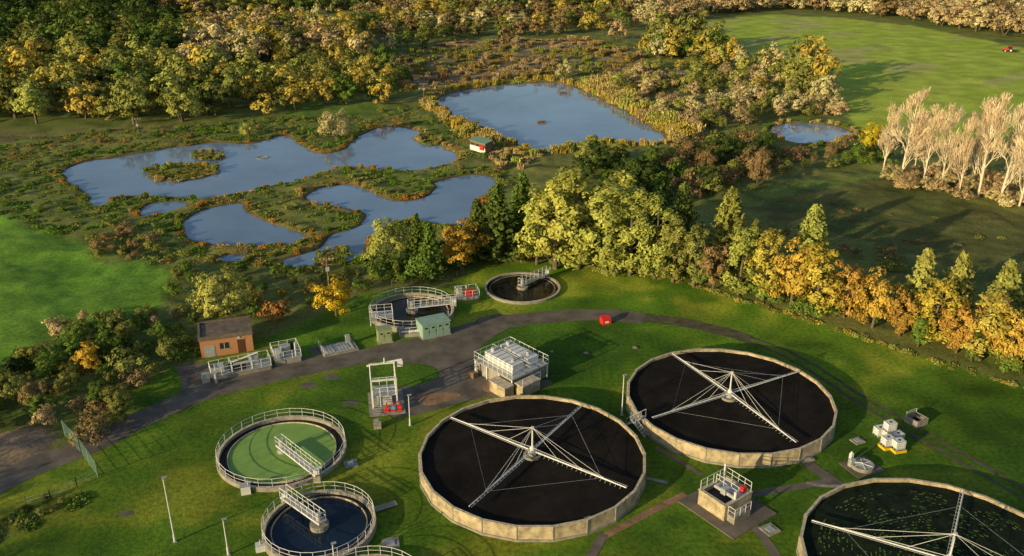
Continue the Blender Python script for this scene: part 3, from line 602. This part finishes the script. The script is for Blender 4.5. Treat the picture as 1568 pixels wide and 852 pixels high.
b.box(W+.0,1.5,1.0,W+.04,3.0,2.0,M_dark); b.done('brick_pump_house',loc,rz)
def kiosk(name,pa,pb,D,H,m):
    loc,rz,W=frame(G(*pa),G(*pb)); b=MB(); b.box(-.15,-.15,0,W+.15,D+.15,.12,M_concg); b.box(0,0,.12,W,D,H,m); b.box(-.08,-.08,H,W+.08,D+.08,H+.1,m)
    k=max(1,int(W/1.0))
    for i in range(k):
        x=W*i/k; b.box(x+.08,-.025,.25,x+W/k-.08,.0,H-.15,m); b.box(x+W/k-.2,-.05,1.0,x+W/k-.15,-.026,1.3,M_dark)
    for i in range(k): b.box(W*(i+.3)/k,-.04,H-.6,W*(i+.7)/k,-.026,H-.35,M_dark)
    b.done(name,loc,rz)
kiosk('green_control_kiosk',(648,521),(690,512),2.8,2.2,M_greenp); kiosk('green_control_kiosk',(580,527),(601,524),1.6,2.0,mat('olive_paint',(.28,.33,.17),.5,.12,1.5))
def ex3(b,W,D,H): b.box(W*.4,.5,H,W*.8,1.4,H+.9,M_red); b.box(.3,D-1.2,H,1.0,D-.4,H+1.2,M_galv); b.tube((W*.5,1.8,H),(W*.5,1.8,H+1.4),.2,M_galv,8)
platform('sampling_platform',(702,463),(735,459),2.6,.6,M_concg,ex3)
def ex4(b,W,D,H): b.box(.4,.4,H,1.0,1.0,H+.8,M_galv)
platform('valve_platform',(567,500),(603,497),2.6,1.2,None,ex4); stair('steel_steps',(572,478),(572,492),1.2)
b=MB(); b.box(0,0,0,3.0,1.0,.5,M_concg); b.tube((.3,.5,.7),(3.2,.5,.7),.2,M_white,8); b.tube((1,.5,.5),(1,.5,1.3),.12,M_galv,8); b.rail([(0,0,.5),(3,0,.5)],1,M_white); b.done('pipe_manifold',(*G(612,518),0),.2)
loc,rz,W=frame(G(497,548),G(550,537)); b=MB(); b.box(0,0,0,W,3.2,.25,M_concg)
for i in range(9): b.box(.4+i*(W-.8)/9,.4,.25,.4+(i+.75)*(W-.8)/9,2.8,.31,M_blue)
b.rail([(0,0,.25),(0,3.2,.25)],1.0,M_white); b.box(W-1.2,2.3,.31,W-.6,2.9,1.5,M_galv); b.done('pump_chamber',loc,rz)
# raised tank platform
loc,rz,W=frame(G(726,571),G(784,604)); b=MB(); D=6.6; H=2.1
b.box(.3,.3,0,W-.3,D-.3,H-.25,M_concg); b.box(0,0,H-.15,W,D,H,M_galv)
for x in (.15,W*.33,W*.66,W-.15):
    for y in (.15,D-.15): b.box(x-.09,y-.09,0,x+.09,y+.09,H-.15,M_white)
b.rail([(.05,.05,H),(W-.05,.05,H),(W-.05,D-.05,H),(.05,D-.05,H)],1.15,M_white,True,1.0,.045)
b.rail([(.05,D*.5,H),(W-.05,D*.5,H)],1.15,M_white,False,1.2,.035)
for y0 in (1.2,3.9):
    b.box(.9,y0,H,W-1.2,y0+1.9,H+1.1,M_ibc)
    for k in range(6): x=.9+(W-2.1)*(k+.5)/6; b.box(x-.06,y0-.05,H,x+.06,y0+1.95,H+1.18,M_blue)
    b.tube((1.5,y0+.95,H+1.1),(1.5,y0+.95,H+1.6),.3,M_blue,10); b.tube((W-2.2,y0+.95,H+1.1),(W-2.2,y0+.95,H+1.6),.25,M_galv,10)
b.box(W-2.6,-1.6,0,W+.4,-.1,1.5,M_conc); b.box(W-2.7,-1.7,1.5,W+.5,-.05,1.62,M_rim); b.tube((1,-.4,0),(1,-.4,2.5),.12,M_galv,8); b.box(.4,-1.2,0,1.3,-.5,.8,M_tile)
b.box(W+.1,.4,0,W+1.6,3.5,1.5,M_conc); b.box(W+.05,.35,1.5,W+1.7,3.6,1.6,M_rim); b.rail([(W+1.6,.4,1.6),(W+1.6,3.5,1.6)],1.1,M_white)
for i in range(6): b.box(-.25*(6-i),D-1.2,H*(i+1)/7-.05,-.25*(5-i),D-.3,H*(i+1)/7,M_galv)
b.done('treatment_unit_platform',loc,rz)
# gantry
loc,rz,W=frame(G(570,628),G(610,624)); b=MB(); D=3.0
b.box(-.4,-1.6,0,W+.8,D+1.2,.12,M_concg)
for x in (.1,W-.1):
    for y,h in ((.1,4.0),(D-.1,4.8)): b.box(x-.09,y-.09,.12,x+.09,y+.09,h,M_white)
b.box(0,0,4.0,W,.2,4.18,M_white); b.box(0,D-.2,4.8,W,D,4.98,M_white)
for x in (.1,W-.1): b.tube((x,0,4.0),(x,D,4.8),.09,M_white,4); b.tube((x,.1,.2),(x,D-.1,2.8),.06,M_white,4)
b.tube((-.3,D+.1,4.6),(W+.9,D+.1,5.1),.13,M_white,6); b.box(W+.3,D-.1,4.2,W+1.0,D+.5,5.0,M_white); b.tube((W*.6,D,4.9),(W*.6,D,5.6),.1,M_white,6)
b.box(.2,.2,1.7,W-.2,D-.2,1.8,M_galv); b.rail([(.2,.2,1.8),(W-.2,.2,1.8),(W-.2,D-.2,1.8),(.2,D-.2,1.8)],1.1,M_white,True,1.0,.04)
b.box(.7,.7,.12,W-.7,D-.7,1.65,M_blue)
for k in range(7): b.box(.2,-1.3+.2*k,.12+.22*k,1.1,-1.1+.2*k,.18+.22*k,M_galv)
b.tube((.2,-1.3,1.1),(.2,.1,2.8),.04,M_white,4); b.tube((1.1,-1.3,1.1),(1.1,.1,2.8),.04,M_white,4)
M_mb=mat('motor_blue',(.15,.3,.5),.4)
for i,x in enumerate((1.5,2.3,3.1)):
    b.tube((x,-.9,.55),(x+.55,-.9,.55),.24,M_red if i!=1 else M_mb,10); b.box(x,-1.1,.12,x+.5,-.7,.35,M_red)
    b.tube((x+.3,-.9,.7),(x+.3,-.3,1.0),.1,M_red,8)
b.done('pump_gantry',loc,rz)
b=MB(); b.box(-.7,-.55,0,.7,.55,.75,M_red); b.add([(-.7,-.55,.75),(.7,-.55,.75),(.7,.55,1.13),(-.7,.55,1.13),(-.7,.55,.75),(.7,.55,.75)],[(0,3,4),(1,5,2),(3,2,5,4),(0,1,2,3)],M_red)
b.box(-.3,-.58,.25,.3,-.551,.55,M_ibc); b.done('red_grit_bin',(*G(927,495),0),.35)
# lower right chamber
loc,rz,W=frame(G(1068,773),G(1108,800)); b=MB(); c=G(1156,782); a_=G(1108,800); D=math.hypot(c[0]-a_[0],c[1]-a_[1]); H=1.9
b.box(-1.6,-1.3,0,W+2.4,D+1.3,.10,M_asph)
for q in ((0,0,W,.25),(0,D-.25,W,D),(0,.25,.25,D-.25),(W-.25,.25,W,D-.25)): b.box(q[0],q[1],.1,q[2],q[3],H,M_conc)
for q in ((-.06,-.06,W+.06,.3),(-.06,D-.3,W+.06,D+.06),(-.06,.3,.3,D-.3),(W-.3,.3,W+.06,D-.3)): b.box(q[0],q[1],H,q[2],q[3],H+.1,M_rim)
b.box(.25,.25,.1,W-.25,D-.25,H-.5,M_dark); b.box(.3,D*.55,H-.2,W-.3,D-.3,H-.05,M_galv)
b.rail([(.1,.1,H+.1),(.1,D-.1,H+.1),(W-.1,D-.1,H+.1)],1.1,M_white,False,.9,.04); b.rail([(.3,D*.55,H+.1),(W-.3,D*.55,H+.1)],1.1,M_white,False,.9,.04)
b.tube((W*.2,D*.4,H+.2),(W-.2,D*.4,H+.2),.2,M_galv,10); b.tube((W-.2,D*.4,.2),(W-.2,D*.4,H+1.0),.14,M_white,8); b.box(W*.5,D*.3,H+.1,W*.5+.6,D*.5,H+.8,M_galv)
b.box(W-.9,D-.9,H+.1,W-.4,D-.4,H+.6,M_red); b.tube((.2,D-.5,H),(.2,D-.5,H+1.9),.1,M_white,6)
b.box(W+.05,.4,.1,W+1.0,D*.7,.9,M_concg); b.rail([(W+.1,.4,.9),(W+.95,.4,.9),(W+.95,D*.7,.9)],1.0,M_white,False,.9)
b.done('distribution_chamber',loc,rz)
# IBC containers
def ibc(px,py,z,rz,bund=False):
    b=MB(); z0=z
    if bund: b.box(-.75,-.65,0,.75,.65,.32,M_yellow); b.box(-.65,-.55,.32,.65,.55,.35,M_dark); z0=.36
    for y in (-.42,0,.42): b.box(-.6,y-.07,z0,.6,y+.07,z0+.14,M_galv)
    b.box(-.55,-.46,z0+.14,.55,.46,z0+1.05,M_ibc); b.tube((0,0,z0+1.05),(0,0,z0+1.12),.14,M_rubber,10)
    for zz in (.2,.5,.8,1.08): b.rail([(-.59,-.49,z0+zz-.04),(.59,-.49,z0+zz-.04),(.59,.49,z0+zz-.04),(-.59,.49,z0+zz-.04)],.04,M_galv,True,9,.015)
    for x in np.linspace(-.59,.59,6):
        for y in (-.49,.49): b.tube((x,y,z0+.1),(x,y,z0+1.1),.015,M_galv,4)
    b.done('intermediate_bulk_container',(*G(px,py),0),rz)
ibc(1357,685,0,.3,True); ibc(1374,690,0,.25,True); ibc(1359,671,0,.3); ibc(1359,671,1.16,.3); ibc(1346,666,0,.3); ibc(1373,675,0,.35)
b=MB()
for q in ((-1,-.9,1,-.75),(-1,.75,1,.9),(-1,-.75,-.85,.75),(.85,-.75,1,.75)): b.box(q[0],q[1],0,q[2],q[3],.9,M_concg)
b.box(-.85,-.75,0,.85,.75,.2,M_dark); b.box(-.1,-.9,.9,.1,.9,1.0,M_tile); b.rail([(-.9,.8,.9),(.9,.8,.9)],.5,M_white); b.done('valve_chamber',(*G(1402,648),0),.5)
b=MB(); b.box(-1.9,-1.5,0,1.9,1.6,.06,M_asph); b.ring(0,0,1.0,1.25,0,.5,M_concg,28); b.disc(0,0,1.0,.45,M_galv,28)
for i in range(6): a=i*1.05; b.tube((0,0,.5),(math.cos(a)*1.1,math.sin(a)*1.1,.52),.04,M_white,4)
b.tube((-1.1,.8,0),(-1.1,.8,1.9),.1,M_white,6); b.box(-1.3,.4,0,-.7,.9,1.0,M_galv); b.tube((-1,.6,.6),(0,0,.6),.08,M_white,6); b.box(-.2,1.6,0,.2,1.9,.8,M_white); b.done('round_access_manhole',(*G(1320,716),0),.4)
ribbon('concrete_path',GP([(573,783),(607,772)]),.9,.2,M_concg,smooth=0)
b=MB(); b.box(-.5,-.4,0,.5,.4,1.0,M_white); b.box(-.55,-.45,1,.55,.45,1.05,M_galv); b.tube((.3,0,1),(.3,0,1.5),.08,M_blue,6); b.done('tank_valve_box',(*G(377,755),0),.3)
b=MB(); b.box(-.5,-.4,0,.5,.4,.7,M_white); b.tube((0,0,.7),(0,0,1.2),.1,M_galv,6); b.done('tank_valve_box',(*G(400,842),0),.3)
def post(px,py,h,name='lamp_post'):
    b=MB(); b.tube((0,0,0),(0,0,.9),.12,M_white,8); b.tube((0,0,.9),(0,0,h),.07,M_white,8,.05); b.box(-.12,-.12,h,.35,.12,h+.12,M_galv); b.box(-.2,-.2,0,.2,.2,.06,M_concg); b.done(name,(*G(px,py),0),.5)
post(268,830,7.6); post(952,636,5.6); post(628,652,4.2); post(350,850,4.2); post(513,872,3.0)
def upole(px,py,h):
    x,y=G(px,py); b=MB(); b.tube((0,0,0),(0,0,h),.16,M_wood,8,.11); b.box(-1.1,-.07,h-.5,1.1,.07,h-.35,M_wood); b.box(-.9,-.07,h-1.3,.9,.07,h-1.17,M_wood)
    for i in (-1,-.4,.4,1): b.tube((i,0,h-.35),(i,0,h-.1),.06,M_white,6)
    b.box(-.3,-.35,h-2.3,.3,-.12,h-1.6,M_galv); b.done('utility_pole',(x,y,0),.2); return Vector((x,y,h-.2))
p1=upole(650,166,8.0); p2=upole(821,112,7); upole(505,452,6.6) ; p3=upole(213,208,5); 
b=MB()
for off in (-.9,0,.9):
    o_=Vector((off,0,0)); 
    for A,B in ((p1,p2),(p1,Vector((*G(865,300),7)))):
        pts=[A.lerp(B,t/12)+o_-Vector((0,0,4*1.0*(t/12)*(1-t/12))) for t in range(13)]
        for a,c in zip(pts[:-1],pts[1:]): b.tube(a,c,.02,M_rubber,3)
b.done('overhead_power_line')
def fence(pix,h,m=M_greenf,name='wire_fence',sp=2.4,rows=7,post=.06):
    P=[Vector((*G(a,c),0)) for a,c in pix]; b=MB()
    for a,c in zip(P[:-1],P[1:]):
        L=(c-a).length; k=max(1,int(L/sp))
        for i in range(k+1): q=a+(c-a)*(i/k); b.tube(q,q+Vector((0,0,h)),post,m if rows>4 else M_wood,5)
        for r_ in range(rows): z=Vector((0,0,h*(r_+.5)/rows)); b.tube(a+z,c+z,.018,m,3)
        if rows>4:
            kk=int(L/.35)
            for i in range(kk): q=a+(c-a)*(i/kk); b.tube(q+Vector((0,0,.05)),q+(c-a).normalized()*.35+Vector((0,0,h)),.012,m,3)
    return b.done(name)
fence([(100,668),(125,695),(150,730)],2.2); fence([(40,775),(78,765),(118,745),(150,728)],1.2,M_galv,'post_and_wire_fence',2.2,3,.05)
fence([(600,440),(690,432),(728,404)],1.2,M_tile,'post_and_wire_fence',2.0,3,.05)
# bird hide
loc,rz,W=frame(G(720,230),G(743,237)); b=MB(); b.box(0,0,.2,W,2.2,2.7,M_tile)
b.add([(-.3,-.3,2.7),(W+.3,-.3,2.7),(W+.3,2.5,3.3),(-.3,2.5,3.3),(-.3,-.3,2.82),(W+.3,-.3,2.82),(W+.3,2.5,3.42),(-.3,2.5,3.42)],[(0,3,2,1),(4,5,6,7),(0,1,5,4),(1,2,6,5),(2,3,7,6),(3,0,4,7)],M_greenf)
b.box(-.02,-.05,.2,W+.02,-.001,1.5,M_ibc)
for i in range(3): b.box(.3+i*W/3,-.06,1.7,W/3*(i+1)-.2,-.002,2.2,M_dark)
b.box(W*.7,-.4,1.0,W*.95,-.06,2.1,M_red); b.done('bird_hide',loc,rz)
def raft(px,py,s_):
    b=MB(); b.box(-s_,-s_*.6,-.35,s_,s_*.6,-.1,M_tile)
    for x in (-s_*.7,0,s_*.7): b.box(x-.2,-s_*.4,-.1,x+.2,s_*.4,.3,M_wood)
    b.tube((0,0,0),(0,0,.9),.06,M_wood,5); b.done('nesting_raft',(*G(px,py),0),.3)
raft(829,187,1.4); raft(862,142,1.5)
b=MB(); b.ring(0,0,1.2,1.6,-.45,-.2,M_concg,24); b.done('floating_ring',(*G(402,240),0))
# tractor
b=MB(); b.box(-.5,-.45,.9,1.9,.45,1.7,M_red); b.box(-1.5,-.75,1.0,.1,.75,1.5,M_red); b.box(-1.4,-.7,1.5,0,.7,2.6,M_dark); b.box(-1.5,-.8,2.6,.1,.8,2.75,M_red)
for x,r_,w_ in ((-.8,.85,.9),(1.4,.55,.75)):
    for s_ in (-1,1): b.tube((x,s_*w_,r_),(x,s_*(w_+.4),r_),r_,M_rubber,16); b.tube((x,s_*(w_+.4),r_),(x,s_*(w_+.43),r_),r_*.5,M_ibc,12)
b.tube((.9,.3,1.7),(.9,.3,2.5),.05,M_dark,6); b.box(-3.6,-1.2,.4,-1.8,1.2,1.0,M_dark); b.tube((-1.9,0,.7),(-1.3,0,.8),.08,M_dark,5); b.done('red_tractor',(*G(1543,80),0),2.9)
M_straw=mat('straw',(.4,.32,.15),.9)
for px in (1253,1260):
    b=MB(); b.tube((-.6,0,.6),(.6,0,.6),.6,M_straw,14); b.tube((-.62,0,.6),(.62,0,.6),.3,M_tile,10); b.done('hay_bale',(*G(px,75),0),random.random())
print('instances',cnt,len(bpy.data.objects))
